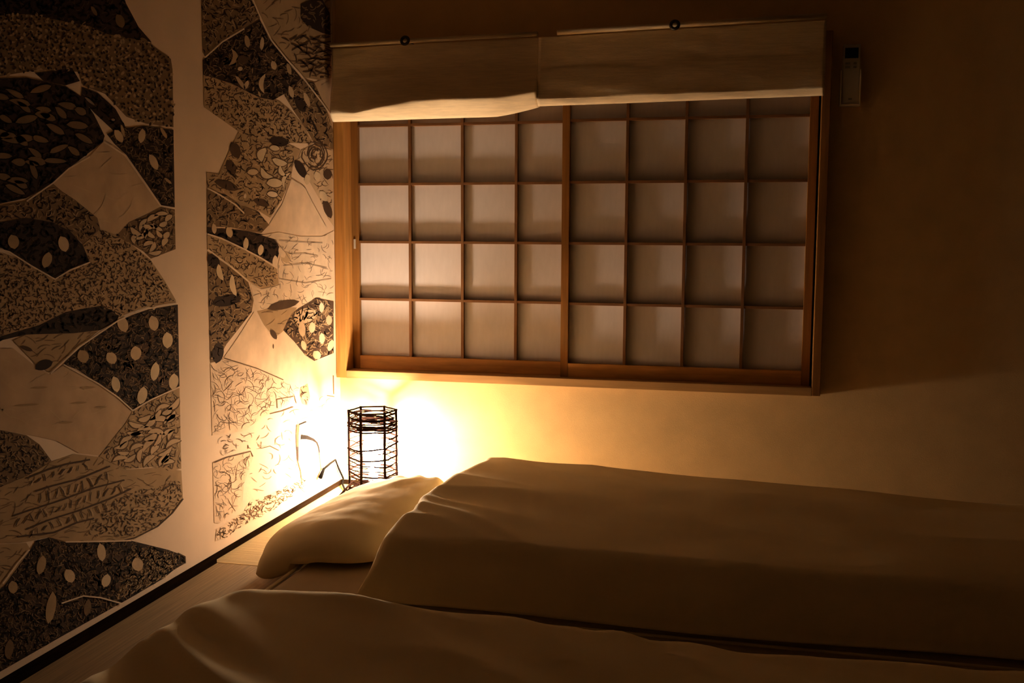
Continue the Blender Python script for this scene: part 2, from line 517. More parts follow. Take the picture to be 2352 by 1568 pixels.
def soft_slab(name, foot, zmid, thick, edge, NU, NV, m, parent=None, origin=(0, 0, 0), power=2.0, rest=False):
    """cushion-like closed surface. foot(u,v)->(x,y); zmid(x,y,u,v); thick(x,y,u,v); edge = rim width as share of u, v"""
    bm = bmesh.new()
    top, bot = {}, {}
    us = [0.5 - 0.5 * math.cos(math.pi * i / NU) * (1 - 0.0) for i in range(NU + 1)]
    us = [0.35 * us[i] + 0.65 * i / NU for i in range(NU + 1)]
    vs = [0.5 - 0.5 * math.cos(math.pi * i / NV) for i in range(NV + 1)]
    vs = [0.35 * vs[i] + 0.65 * i / NV for i in range(NV + 1)]
    for i, u in enumerate(us):
        for j, v in enumerate(vs):
            x, y = foot(u, v)
            eu = min(1.0, min(u, 1 - u) / edge[0])
            ev = min(1.0, min(v, 1 - v) / edge[1])
            pu = (1 - (1 - eu) ** power) ** (1 / power)
            pv = (1 - (1 - ev) ** power) ** (1 / power)
            pr = pu * pv
            tt, bb = thick(x, y, u, v)
            zm = zmid(x, y, u, v)
            rim = (i in (0, NU) or j in (0, NV))
            g = under(x, y) if rest else -1.0
            zt_, zb_ = max(zm + tt * pr, g + 0.003), max(zm - bb * pr, g + 0.0015)
            vt = bm.verts.new((x - origin[0], y - origin[1], zt_ - origin[2]))
            top[i, j] = vt
            bot[i, j] = vt if rim else bm.verts.new((x - origin[0], y - origin[1], zb_ - origin[2]))
    for i in range(NU):
        for j in range(NV):
            bm.faces.new((top[i, j], top[i + 1, j], top[i + 1, j + 1], top[i, j + 1]))
            q = [bot[i, j], bot[i, j + 1], bot[i + 1, j + 1], bot[i + 1, j]]
            if q[0] in top.values() and False:
                pass
            try:
                bm.faces.new(q)
            except ValueError:
                pass
    return link(name, bm_mesh(bm, name), m, parent, smooth=True)

def fold(x, y, ang, along, across, seed):
    c, s = math.cos(ang), math.sin(ang)
    a = x * c + y * s
    b = -x * s + y * c
    wob = mnoise.noise(Vector((a * 1.3, b * 1.3, seed))) * 0.12
    v = mnoise.noise(Vector((a * along, (b + wob) * across, seed + 11.3)))
    return 1 - 2 * abs(v)            # ridge-like crest lines

# mattresses
def mattress(label, x0, x1, y0, y1, h):
    MATS.append((x0, x1, y0, y1, h))
    o = ((x0 + x1) / 2, (y0 + y1) / 2, 0)
    t = tag(empty('futon_mattress', o), label, 'mattress', 'futon mattresses on the tatami')
    pad = soft_slab('pad', lambda u, v: (x0 + (x1 - x0) * u, y0 + (y1 - y0) * v),
              lambda x, y, u, v: h * 0.5, lambda x, y, u, v: (h * 0.5 + 0.004 * fbm((x * 3, y * 3, 1)), h * 0.5 - 0.0005),
              (0.022, 0.045), 60, 40, M['matt'], t, o)
    z = h * 0.93
    c = 0.010
    pts = [(x0 + c, y0 + 0.03, z), (x0 + c, y1 - 0.03, z), (x0 + 0.03, y1 - c, z), (x1 - 0.03, y1 - c, z), (x1 - c, y1 - 0.03, z),
           (x1 - c, y0 + 0.03, z), (x1 - 0.03, y0 + c, z), (x0 + 0.03, y0 + c, z)]
    tube('piping', [(p[0] - o[0], p[1] - o[1], p[2]) for p in pts], 0.0042, M['bedlin'], pad, 8, True)
mattress('futon mattress under the duvet beside the window wall, its corner showing by the pillow', 0.385, 2.55, -1.50, -0.42, 0.092)
mattress('futon mattress under the second duvet, farther from the window wall', 0.60, 2.60, -2.72, -1.62, 0.080)

# pillow
PO = (0.435, -0.845, 0)
pt = tag(empty('pillow', PO), 'plump cream pillow lying between the lamp and the duvet', 'pillow')
def pil_foot(u, v):
    # u across (X), v along (Y); pinched corners
    a, b = 2 * u - 1, 2 * v - 1
    hw, hl = 0.205, 0.420
    k = 1 - 0.07 * (1 - b * b) * 0 - 0.10 * (abs(a) ** 4) * 0
    x = a * hw * (1 - 0.10 * (1 - abs(b) ** 2) * 0 - 0.13 * abs(b) ** 4)
    y = b * hl * (1 - 0.10 * abs(a) ** 4)
    x += 0.018 * math.sin(b * 2.2) - 0.030 * (1 - u) * max(0, 1 - (b - 0.0) ** 2 * 1.6)
    r = math.radians(3)
    return (PO[0] + x * math.cos(r) - y * math.sin(r), PO[1] + x * math.sin(r) + y * math.cos(r))
def pil_mid(x, y, u, v):
    s = smooth((x - 0.25) / 0.22)
    return 0.052 + 0.062 * s + 0.010 * smooth((y + 0.75) / 0.3) * 0
def pil_th(x, y, u, v):
    w = 0.006 * fold(x, y, 1.2, 2.2, 7.0, 2.0) * (0.4 + 0.6 * smooth((y + 0.85) / 0.3)) + 0.005 * fbm((x * 6, y * 6, 3))
    w += 0.007 * math.sin(u * 34 + 5 * v) * smooth((v - 0.80) / 0.15)
    s = smooth((x - 0.25) / 0.22)
    return (0.096 - 0.026 * s + w, 0.045 - 0.033 * s)
soft_slab('pillow_body', pil_foot, pil_mid, pil_th, (0.34, 0.24), 44, 64, M['pillow'], pt, PO, 2.3, True)

# duvet beside the window wall
DO = (1.6, -0.88, 0)
d1 = tag(empty('duvet', DO), 'cream duvet spread beside the window wall, its fold against the pillow', 'duvet', 'duvets on the futons')
def d1_foot(u, v):
    x = 0.655 + (2.72 - 0.655) * u
    y = -1.49 + (-0.315 + 1.49) * v
    e = 1 - smooth(u / 0.12)
    x += e * (0.012 * math.sin(v * 9.0) + 0.012 * smooth((v - 0.82) / 0.18) + 0.008 * math.sin(v * 23) - 0.005 * smooth((0.35 - v) / 0.3))
    y += 0.012 * math.sin(u * 11) * (1 - smooth(v / .2)) + 0.010 * math.sin(u * 7 + 1) * smooth((v - .8) / .2)
    return x, y
def d1_mid(x, y, u, v):
    z = 0.140
    z -= 0.075 * smooth((0.14 - v) / 0.14)                      # front border hangs toward the gap
    z -= 0.014 * smooth((v - 0.6) / 0.4)
    return z
def d1_th(x, y, u, v):
    k = smooth((x - 0.66) / 0.25)
    t = 0.078 + 0.010 * math.sin(x * 2.2 + 0.5)
    t += 0.016 * fold(x, y, -0.28, 0.9, 4.2, 5.0) * (0.35 + 0.65 * smooth((0.93 - v) / 0.3))
    t += 0.007 * fold(x, y, -0.55, 1.5, 8.0, 8.0) * smooth((1.6 - x) / 0.8)
    t += 0.010 * fbm((x * 1.6, y * 1.6, 4))
    t -= 0.030 * smooth((x - 1.7) / 0.9) * smooth((v - .5) / .5)
    return (t, 0.050)
soft_slab('cover', d1_foot, d1_mid, d1_th, (0.022, 0.060), 150, 110, M['bedlin'], d1, DO, 2.2, True)

# second duvet, nearer the middle of the room
EO = (1.55, -2.17, 0)
d2 = tag(empty('duvet', EO), 'cream duvet with slanting folds on the futon farther from the window wall', 'duvet', 'duvets on the futons')
def d2_foot(u, v):
    x = 0.31 + (2.75 - 0.31) * u
    y = -2.78 + (-1.545 + 2.78) * v
    e = 1 - smooth(u / 0.15)
    x += e * (0.035 * math.sin(v * 6 + 1.0) * 0.4 + 0.10 * smooth((v - 0.80) / 0.20) - 0.03 * smooth((0.5 - v) / 0.5))
    y -= 0.085 * smooth(u / 0.45) * v + 0.012 * math.sin(u * 10) * v
    return x, y
def d2_mid(x, y, u, v):
    z = 0.112
    z -= 0.070 * (1 - smooth(u / 0.07))
    z -= 0.060 * smooth((v - 0.86) / 0.14)
    return z
def d2_th(x, y, u, v):
    t = 0.070 + 0.020 * fold(x, y, -0.50, 0.8, 5.0, 15.0) + 0.007 * fold(x, y, -0.62, 1.2, 10.0, 21.0)
    t += 0.012 * fbm((x * 1.5, y * 1.5, 9))
    t += 0.004 * math.exp(-((x - 0.66) / 0.22) ** 2) * smooth((v - 0.5) / 0.3)
    return (t, 0.045)
soft_slab('cover', d2_foot, d2_mid, d2_th, (0.055, 0.130), 150, 110, M['bedlin'], d2, EO, 2.0, True)

# ------------------------------------------------------------------ mural drawn on the left wall
mural = tag(empty('wall_mural', (0.0, -1.0, 0.0)), 'ink-drawn patchwork mural of seeds, scales and blank sails on the wall beside the window', 'mural')
INK = {
    'dark':  (0.040, 0.026, 0.022), 'black': (0.012, 0.009, 0.008), 'deep': (0.085, 0.052, 0.036),
    'mid':   (0.200, 0.128, 0.075), 'line': (0.130, 0.078, 0.048), 'tan': (0.400, 0.275, 0.165),
    'sand':  (0.560, 0.405, 0.270), 'plain': (0.540, 0.380, 0.255), 'cream': (0.740, 0.580, 0.445),
    'petal': (0.640, 0.495, 0.340), 'grey': (0.300, 0.220, 0.170), 'pale': (0.740, 0.560, 0.420),
}
INKM = {k: mat('ink_' + k, c, 0.95, var=0.12, vscale=14, spec=0.03) for k, c in INK.items()}
KEYS = list(INK)
mrng = random.Random(21)
PATCHES = []

class Patch:
    def __init__(self):
        self.faces = []            # (layer, colour, [pixel points])
    def fill(self, col, poly, layer=0):
        self.faces.append((layer, col, [(float(a), float(b)) for a, b in poly]))
    def stroke(self, col, pts, w, layer=4, taper=False):
        pts = [np.array(p, float) for p in pts]
        n = len(pts)
        ws = w if isinstance(w, (list, tuple)) else [w * ((0.25 + 0.75 * math.sin(math.pi * (i + .5) / n)) if taper else 1) for i in range(n)]
        L, Rr = [], []
        for i in range(n):
            d = pts[min(i + 1, n - 1)] - pts[max(i - 1, 0)]
            l = math.hypot(*d) or 1
            nv = np.array((-d[1], d[0])) / l * ws[i] / 2
            L.append(pts[i] + nv); Rr.append(pts[i] - nv)
        for i in range(n - 1):
            self.faces.append((layer, col, [tuple(L[i]), tuple(L[i + 1]), tuple(Rr[i + 1]), tuple(Rr[i])]))
    def petal(self, x, y, ln, wd, ang, col='petal', layer=3, bend=0.0, tip=1.0, outline=None):
        a = math.radians(ang)
        out = []
        N = 7
        def pos(t, s):
            w = wd / 2 * math.sin(math.pi * min(1, max(0.02, t ** tip))) ** 0.55
            lx = (t - .5) * ln
            ly = s * w + bend * ln * (0.25 - (t - .5) ** 2) * 4 * 0.5
            return (x + lx * math.cos(a) - ly * math.sin(a), y + lx * math.sin(a) + ly * math.cos(a))
        ring = [pos(k / N, 1) for k in range(N + 1)] + [pos(k / N, -1) for k in range(N - 1, 0, -1)]
        if outline:
            cx = sum(p[0] for p in ring) / len(ring); cy = sum(p[1] for p in ring) / len(ring)
            k = 1 + 5.0 / max(8, wd)
            k2 = 1 + 4.0 / max(8, ln)
            big = []
            for p in ring:
                dx, dy = p[0] - cx, p[1] - cy
                u = dx * math.cos(a) + dy * math.sin(a); v = -dx * math.sin(a) + dy * math.cos(a)
                u *= k2; v *= k
                big.append((cx + u * math.cos(a) - v * math.sin(a), cy + u * math.sin(a) + v * math.cos(a)))
            self.fill(outline, big, 2)
        self.fill(col, ring, layer)

def inside(poly, x, y):
    c = False
    n = len(poly)
    j = n - 1
    for i in range(n):
        xi, yi = poly[i]; xj, yj = poly[j]
        if (yi > y) != (yj > y) and x < (xj - xi) * (y - yi) / (yj - yi) + xi:
            c = not c
        j = i
    return c

def samples(poly, sp):
    xs_ = [p[0] for p in poly]; ys_ = [p[1] for p in poly]
    x0, x1, y0, y1 = max(-260, min(xs_)), max(xs_), max(-140, min(ys_)), max(ys_)
    out = []
    n = 0
    y = y0
    while y < y1:
        x = x0 + (sp / 2 if n % 2 else 0)
        while x < x1:
            px_, py_ = x + mrng.uniform(-.5, .5) * sp, y + mrng.uniform(-.5, .5) * sp
            if inside(poly, px_, py_):
                out.append((px_, py_))
            x += sp
        y += sp * 0.87
        n += 1
    return out

def curls(P, poly, col, sp, size, w, layer=1, flow=None):
    for (x, y) in samples(poly, sp):
        a0 = mrng.uniform(0, 6.28) if flow is None else math.radians(flow) + mrng.gauss(0, .45)
        cv = mrng.uniform(-2.6, 2.6) if flow is None else mrng.uniform(-1.2, 1.2)
        L = size * mrng.uniform(0.6, 1.4)
        pts = []
        px_, py_, a = x, y, a0
        for i in range(5):
            if not inside(poly, px_, py_):
                break
            pts.append((px_, py_))
            px_ += math.cos(a) * L / 4; py_ += math.sin(a) * L / 4
            a += cv / 4
        if len(pts) >= 3:
            P.stroke(col, pts, w * mrng.uniform(.7, 1.3), layer, True)

def dots(P, poly, col, sp, size, layer=1):
    for (x, y) in samples(poly, sp):
        if mrng.random() < .85:
            P.petal(x, y, size * mrng.uniform(.8, 1.7), size * mrng.uniform(.55, .95), mrng.uniform(0, 180), col, layer)

def blots(P, poly, col, sp, size, layer=1):
    for (x, y) in samples(poly, sp):
        ln, wd, a = size * mrng.uniform(.7, 1.3), size * mrng.uniform(.35, .7), mrng.uniform(0, 180)
        if all(inside(poly, x + ln / 2 * math.cos(t), y + ln / 2 * math.sin(t)) for t in (0, 1, 2, 3, 4, 5)):
            P.petal(x, y, ln, wd, a, col, layer)

def seeds(P, poly, n_sp, ln, wd, ang, jit, col='petal', outline=None, bend=0.0, layer=3):
    for (x, y) in samples(poly, n_sp):
        if not all(inside(poly, x + ln * .42 * math.cos(t), y + ln * .42 * math.sin(t)) for t in (0, .8, 1.6, 2.4, 3.1, 3.9, 4.7, 5.5)):
            continue
        P.petal(x, y, ln * mrng.uniform(.7, 1.25), wd * mrng.uniform(.75, 1.2), ang + mrng.gauss(0, jit), col, layer, bend * mrng.choice([-1, 1]), mrng.uniform(.8, 1.5), outline)

def patch(poly, style, petals=(), border=None, extra=None):
    P = Patch()
    if style == 'dark':
        P.fill('dark', poly); blots(P, poly, 'deep', 44, 42); curls(P, poly, 'mid', 9, 13, 2.0, 2); curls(P, poly, 'black', 16, 14, 4, 2); curls(P, poly, 'tan', 30, 12, 1.5, 2)
    elif style == 'brown':
        P.fill('deep', poly); blots(P, poly, 'mid', 34, 34); curls(P, poly, 'tan', 9, 14, 2.0, 2); curls(P, poly, 'dark', 13, 14, 3, 2)
    elif style == 'verydark':
        P.fill('dark', poly); curls(P, poly, 'black', 13, 16, 5); curls(P, poly, 'deep', 16, 12, 2)
    elif style == 'leopard':
        P.fill('mid', poly); dots(P, poly, 'tan', 13, 8, 1); dots(P, poly, 'dark', 10, 5.5, 2)
    elif style == 'speckle':
        P.fill('tan', poly); curls(P, poly, 'deep', 7.5, 9, 2.6); curls(P, poly, 'sand', 15, 8, 1.8, 2)
    elif style == 'scrib':
        P.fill('tan', poly); curls(P, poly, 'deep', 10, 13, 2.2); curls(P, poly, 'sand', 17, 10, 2, 2)
    elif style == 'midscrib':
        P.fill('mid', poly); curls(P, poly, 'dark', 11, 15, 3.0); curls(P, poly, 'tan', 13, 13, 2.0, 2)
    elif style == 'sandline':
        P.fill('sand', poly); curls(P, poly, 'line', 12, 16, 1.7)
    elif style == 'lightline':
        P.fill('cream', poly); curls(P, poly, 'grey', 15, 18, 1.5)
    elif style == 'fine':
        P.fill('pale', poly); curls(P, poly, 'grey', 12, 22, 1.3); curls(P, poly, 'line', 22, 26, 1.4, 2)  # pale thin ink: glare of the lamp put into the line colour
    elif style == 'tanplain':
        P.fill('tan', poly); curls(P, poly, 'mid', 20, 24, 2.0, 1, -20)
    elif style == 'sail':
        P.fill('plain', poly); curls(P, poly, 'sand', 46, 40, 3.0, 1, -12)
    elif style == 'sailpale':
        P.fill('pale', poly)
    for p in petals:
        P.petal(*p)
    if border:
        for b in (border if isinstance(border[0][0], (list, tuple)) else [border]):
            P.stroke('cream', b, 3.2, 5)
    if extra:
        extra(P, poly)
    PATCHES.append(P)
    return P

# ---- panel left of the plain upright band
patch([(-260, 60), (-100, 40), (60, 30), (200, 55), (240, 75), (300, 85), (340, 98), (392, 135), (396, 160), (398, 292), (335, 284), (290, 268), (240, 215), (190, 197), (180, 165), (90, 160), (0, 175), (-260, 215)], 'leopard')
patch([(-260, -140), (240, -140), (268, -60), (285, 0), (318, 62), (348, 97), (300, 88), (245, 78), (205, 60), (60, 32), (-100, 42), (-260, 62)], 'verydark',
      [(275, 48, 34, 20, 70, 'mid'), (215, 25, 26, 9, 60, 'mid'), (330, 92, 20, 8, 30, 'mid')])
def long_leaves(P, poly):
    seeds(P, poly, 36, 44, 15, 18, 18, 'mid', 'black')
patch([(-260, 215), (0, 180), (60, 178), (150, 198), (187, 222), (215, 262), (240, 312), (236, 326), (157, 387), (121, 420), (60, 455), (-60, 480), (-260, 500)], 'verydark', extra=long_leaves)
patch([(80, 168), (165, 156), (183, 186), (150, 196), (100, 186)], 'verydark')
patch([(188, 200), (225, 214), (265, 250), (287, 290), (302, 322), (290, 330), (262, 302), (215, 258), (186, 226)], 'verydark', [(259, 275, 9, 6, 10, 'grey'), (205, 232, 30, 6, 40, 'grey')])
patch([(237, 325), (286, 357), (330, 420), (368, 473), (340, 490), (295, 510), (268, 539), (230, 526), (223, 500), (171, 458), (143, 440), (121, 420), (157, 387), (200, 365)], 'sail',
      border=[[(237, 325), (286, 357), (330, 420), (368, 473), (401, 479)], [(60, 462), (121, 420), (157, 387), (205, 360)]])
patch([(245, 308), (275, 295), (330, 289), (398, 298), (401, 476), (370, 471), (332, 416), (290, 356), (262, 330)], 'dark',
      [(272, 312, 34, 17, 60, 'sand'), (281, 300, 30, 7, 75, 'tan'), (325, 312, 34, 16, 100, 'sand'), (352, 372, 40, 17, 65, 'sand'), (375, 305, 30, 8, 60, 'tan'), (385, 415, 22, 6, 40, 'tan')])
patch([(60, 462), (121, 421), (143, 440), (171, 458), (223, 500), (230, 526), (190, 560), (160, 532), (120, 510), (60, 500), (-60, 510), (-260, 520), (-260, 500), (-60, 482)], 'midscrib')
patch([(190, 562), (230, 526), (268, 540), (300, 560), (345, 596), (375, 640), (404, 690), (330, 706), (270, 726), (205, 706), (150, 716), (90, 746), (0, 772), (-260, 810), (-260, 590), (0, 580), (45, 594), (90, 622), (125, 642), (160, 622), (206, 603)], 'speckle')
patch([(-260, 522), (0, 510), (60, 500), (120, 510), (160, 530), (190, 563), (206, 602), (160, 621), (125, 641), (90, 621), (45, 592), (0, 567), (-260, 580)], 'verydark',
      [(30, 555, 34, 26, 80, 'tan'), (145, 560, 38, 24, 75, 'sand'), (107, 597, 38, 22, 110, 'tan'), (-60, 545, 34, 24, 80, 'tan')],
      border=[(-60, 556), (20, 578), (70, 610), (125, 641), (160, 620), (206, 602)])
def cashews(P, poly):
    seeds(P, poly, 19, 28, 11, -25, 35, 'sand', 'deep', 0.22)
patch([(266, 541), (295, 511), (340, 491), (370, 476), (401, 479), (403, 572), (346, 594), (330, 578), (300, 560)], 'midscrib', extra=cashews)
patch([(-260, 812), (0, 773), (90, 747), (150, 717), (230, 702), (280, 722), (268, 738), (230, 758), (170, 765), (60, 768), (0, 782), (-260, 826)], 'verydark')
patch([(30, 782), (60, 768), (170, 765), (228, 758), (180, 797), (115, 857), (80, 834)], 'tanplain', [(100, 838, 44, 22, -20, 'dark', 2), (60, 800, 30, 10, 20, 'deep', 2)])
patch([(270, 737), (330, 713), (408, 699), (410, 800), (412, 888), (303, 941), (270, 911), (225, 880), (180, 850), (145, 836), (182, 796)], 'dark',
      [(281, 744, 40, 24, 70, 'sand'), (352, 742, 36, 23, 82, 'sand'), (384, 781, 38, 24, 92), (311, 811, 34, 25, 95, 'sand'), (255, 822, 30, 24, 60, 'sand'), (190, 818, 32, 26, 70, 'tan'),
       (355, 853, 44, 20, 100), (265, 882, 38, 20, 80, 'petal'), (398, 876, 38, 22, 100), (326, 908, 42, 22, 105), (352, 706, 12, 8, 80, 'sand')],
      border=[[(115, 858), (182, 796), (270, 736), (300, 722), (340, 708), (408, 697)], [(303, 943), (345, 918), (412, 888)]])
def smudge(P, poly):
    for (x, y, l) in ((180, 925, 40), (150, 970, 36), (230, 935, 30), (60, 930, 60), (90, 890, 40), (200, 890, 40)):
        P.petal(x, y, l, 5, -4, 'tan', 2)
patch([(-260, 770), (-100, 790), (0, 800), (30, 800), (80, 840), (115, 860), (145, 838), (180, 852), (225, 882), (270, 913), (303, 943), (286, 972), (260, 1002), (240, 1030), (226, 1046), (180, 1040), (130, 1012), (60, 997), (0, 986), (-260, 985)], 'sail', extra=smudge,
      border=[[(145, 837), (225, 881), (270, 912), (303, 942)]])
def cash2(P, poly):
    seeds(P, poly, 23, 34, 12, -32, 30, 'sand', 'line', 0.28)
patch([(305, 942), (412, 890), (416, 1076), (390, 1082), (350, 1072), (290, 1077), (255, 1062), (228, 1048), (262, 1004), (288, 973)], 'scrib', extra=cash2)
patch([(-260, 985), (0, 987), (60, 999), (90, 1020), (118, 1058), (60, 1092), (0, 1118), (-260, 1170)], 'midscrib')
def glyph_rows(P, poly):
    rows = [[(60, 1098), (110, 1078), (150, 1066), (206, 1055)], [(80, 1128), (120, 1115), (180, 1100), (252, 1070)], [(30, 1184), (65, 1172), (140, 1148), (215, 1120), (285, 1102)],
            [(60, 1215), (110, 1194), (180, 1172), (250, 1146), (300, 1122)], [(40, 1232), (125, 1222), (175, 1200), (215, 1190)]]
    for r in rows:
        P.stroke('deep', r, 3.6, 3)
    for r, h in zip(rows[:-1], (26, 34, 32, 26)):
        for (a, b) in zip(r[:-1], r[1:]):
            n = max(2, int(abs(b[0] - a[0]) / 15))
            for k in range(n):
                t = (k + .5) / n
                x, y = a[0] + (b[0] - a[0]) * t, a[1] + (b[1] - a[1]) * t
                y += h * 0.55
                s = mrng.uniform(-7, 9)
                hh = h * mrng.uniform(.22, .34)
                P.stroke('deep', [(x + s, y - hh), (x + s * .2 + mrng.uniform(-3, 3), y), (x - s * .6, y + hh)], mrng.uniform(2, 4), 3, True)
                if mrng.random() < .4:
                    P.stroke('sand', [(x + s + 5, y - hh), (x + 5, y), (x - s * .6 + 5, y + hh)], 2, 3, True)
    sub = [(250, 1150), (330, 1120), (417, 1100), (418, 1150), (395, 1178), (360, 1206), (305, 1232), (190, 1234), (215, 1200)]
    curls(P, sub, 'deep', 8, 9, 2.0, 2)
    P.stroke('deep', [(420, 1145), (395, 1178), (362, 1208), (310, 1234), (285, 1240)], 2.6, 4)
patch([(118, 1060), (170, 1042), (228, 1049), (255, 1063), (290, 1078), (350, 1074), (416, 1080), (420, 1146), (395, 1180), (362, 1210), (310, 1237), (280, 1241), (150, 1243), (112, 1233), (60, 1244), (-260, 1262), (-260, 1172), (0, 1118), (60, 1093)], 'tanplain', extra=glyph_rows)
patch([(-260, 1264), (60, 1246), (70, 1262), (10, 1342), (-120, 1450), (-260, 1530)], 'tanplain', border=[(5, 1340), (40, 1292), (66, 1262)])
patch([(68, 1264), (82, 1241), (112, 1234), (150, 1245), (300, 1241), (385, 1262), (424, 1276), (426, 1292), (398, 1309), (375, 1328), (300, 1372), (150, 1456), (0, 1542), (-120, 1608), (-260, 1680), (-260, 1532), (-120, 1452), (10, 1344)], 'dark',
      [(232, 1268, 42, 20, 85, 'sand'), (94, 1297, 46, 20, 105, 'tan'), (159, 1322, 34, 24, 70, 'sand'), (243, 1333, 32, 20, 110, 'petal'), (315, 1296, 32, 26, 80, 'sand'), (29, 1348, 30, 22, 90, 'tan'),
       (116, 1395, 76, 22, 100, 'tan'), (200, 1395, 40, 16, 100, 'mid'), (20, 1490, 46, 20, 100, 'mid'), (-60, 1420, 36, 24, 90, 'tan')],
      border=[[(150, 1244), (230, 1243), (300, 1241)], [(140, 1385), (190, 1368), (230, 1372), (280, 1386)]],
      extra=lambda P, poly: (curls(P, [(300, 1262), (385, 1264), (424, 1277), (425, 1290), (398, 1309), (375, 1328), (300, 1370), (260, 1380), (285, 1320)], 'tan', 8, 16, 3.0, 2, -60),
                             P.stroke('deep', [(396, 1278), (408, 1270), (424, 1278), (425, 1292), (400, 1300), (396, 1280)], 3, 5)))

# ---- panel between the plain band and the window
def bandx(y): return 462 + y * 0.0250
patch([(bandx(-140), -140), (560, -140), (580, 0), (598, 40), (560, 64), (530, 82), (496, 106), (472, 132), (bandx(120), 120)], 'midscrib')
patch([(582, 0), (560, -140), (760, -140), (763, 0), (765, 178), (735, 184), (700, 178), (660, 136), (622, 92), (600, 40)], 'tanplain',
      extra=lambda P, poly: (P.fill('dark', [(690, 10), (735, -10), (757, 30), (758, 80), (740, 76), (705, 60), (690, 42)], 2), curls(P, [(690, 0), (760, 0), (760, 80), (690, 60)], 'mid', 13, 14, 3.0, 3),
                             curls(P, [(640, 80), (760, 80), (764, 178), (700, 178)], 'deep', 12, 26, 3.4, 2, 8)))
patch([(bandx(170), 172), (bandx(140), 138), (495, 108), (530, 84), (560, 66), (596, 44), (620, 92), (657, 137), (692, 180), (652, 216), (625, 231), (595, 223), (560, 206), (530, 191), (495, 179)], 'dark',
      [(567, 95, 30, 12, 80, 'tan'), (601, 100, 32, 9, 95, 'sand'), (628, 150, 22, 13, 75, 'sand'), (663, 158, 28, 10, 75, 'tan'), (528, 131, 40, 13, 100, 'tan', 3, -.6), (552, 190, 40, 9, 55, 'sand'),
       (565, 195, 22, 10, 115, 'sand'), (608, 192, 46, 11, 95, 'sand', 3, .4), (595, 216, 14, 5, 70, 'tan'), (551, 158, 12, 10, 0, 'sand'), (556, 136, 30, 18, 0, 'deep')],
      border=[[(580, 0), (598, 42), (622, 92), (658, 137), (700, 185), (740, 237), (760, 266)], [(560, 66), (510, 96), (470, 132)]])
patch([(765, 178), (766, 300), (752, 257), (738, 226), (722, 190), (735, 184)], 'sail')
patch([(692, 180), (722, 190), (738, 226), (756, 268), (765, 300), (765, 342), (745, 336), (722, 330), (700, 292), (675, 256), (652, 218)], 'midscrib',
      [(668, 211, 30, 11, 75, 'sand'), (704, 228, 36, 11, 70, 'sand'), (690, 240, 40, 22, 60, 'dark', 2), (733, 250, 36, 5, 60, 'dark', 2), (722, 290, 40, 5, 65, 'dark', 2)])
patch([(bandx(172), 173), (495, 180), (530, 192), (560, 207), (595, 224), (640, 232), (668, 255), (700, 293), (718, 330), (660, 328), (610, 325), (565, 312), (545, 300), (505, 272), (bandx(245), 246)], 'speckle')
patch([(547, 304), (610, 326), (660, 330), (690, 345), (672, 384), (668, 412), (645, 462), (620, 500), (590, 482), (555, 470), (520, 446), (bandx(430) + 3, 432), (bandx(400) + 2, 396), (502, 400), (526, 346)], 'scrib',
      [(640, 325, 46, 22, 10, 'dark', 2), (605, 356, 34, 18, 110, 'petal', 3, .4, 1, 'line'), (642, 370, 36, 15, 20, 'petal', 3, .2, 1, 'line'), (613, 395, 36, 13, 40, 'petal', 3, .5, 1, 'line'), (580, 395, 26, 14, 0, 'sand', 3, 0, 1, 'line'),
       (650, 392, 30, 10, 60, 'petal', 3, .4, 1, 'line'), (630, 420, 38, 20, 5, 'petal', 3, 0, 1, 'line'), (660, 415, 40, 8, 110, 'petal', 3, .5, 1, 'line'), (625, 446, 26, 13, 10, 'cream', 3, 0, 1, 'deep'), (630, 340, 24, 12, 10, 'petal', 3, 0, 1, 'line'),
       (562, 450, 12, 6, 100, 'cream'), (600, 465, 40, 16, 20, 'deep', 2), (540, 345, 40, 24, 70, 'deep', 2), (530, 385, 40, 22, 70, 'deep', 2), (520, 425, 60, 20, 20, 'deep', 2)])
def rose(P, poly):
    for k, r in enumerate((6, 11, 17, 23, 29, 36)):
        pts = [(722 + r * 0.8 * math.cos(a) + mrng.uniform(-2, 2), 355 + r * math.sin(a) + mrng.uniform(-2, 2)) for a in np.linspace(k, k + 4.6, 12)]
        P.stroke('deep', pts, 2.6, 3)
patch([(692, 345), (722, 332), (765, 344), (766, 520), (752, 500), (735, 460), (712, 420), (700, 398), (676, 384)], 'sandline',
      [(690, 388, 50, 20, 60, 'dark', 2), (705, 412, 26, 13, 95, 'petal'), (728, 405, 24, 15, 80, 'petal'), (752, 400, 26, 20, 90, 'deep', 2), (742, 450, 28, 16, 60, 'petal'), (752, 480, 46, 18, 70, 'deep', 2)], extra=rose)
patch([(668, 413), (698, 432), (722, 478), (748, 524), (740, 541), (690, 541), (640, 532), (618, 515), (648, 468)], 'sailpale', border=[(668, 413), (698, 432), (722, 478), (748, 524)])
patch([(bandx(434) + 2, 434), (520, 448), (555, 472), (590, 484), (618, 516), (600, 535), (568, 530), (530, 522), (bandx(525), 520)], 'midscrib', border=[(bandx(432) + 3, 432), (505, 448), (540, 470), (560, 490)])
patch([(bandx(525), 521), (500, 525), (530, 526), (568, 531), (600, 538), (633, 550), (643, 572), (633, 609), (600, 592), (558, 571), (507, 547), (bandx(540), 537)], 'verydark',
      [(491, 525, 24, 11, 85, 'sand'), (526, 533, 26, 15, 75, 'sand'), (564, 560, 30, 12, 95, 'petal'), (598, 574, 26, 13, 100, 'petal'), (647, 579, 28, 15, 70, 'cream'), (631, 600, 28, 12, 95, 'cream')],
      border=[(bandx(537), 537), (507, 547), (558, 571), (600, 593), (636, 616)])
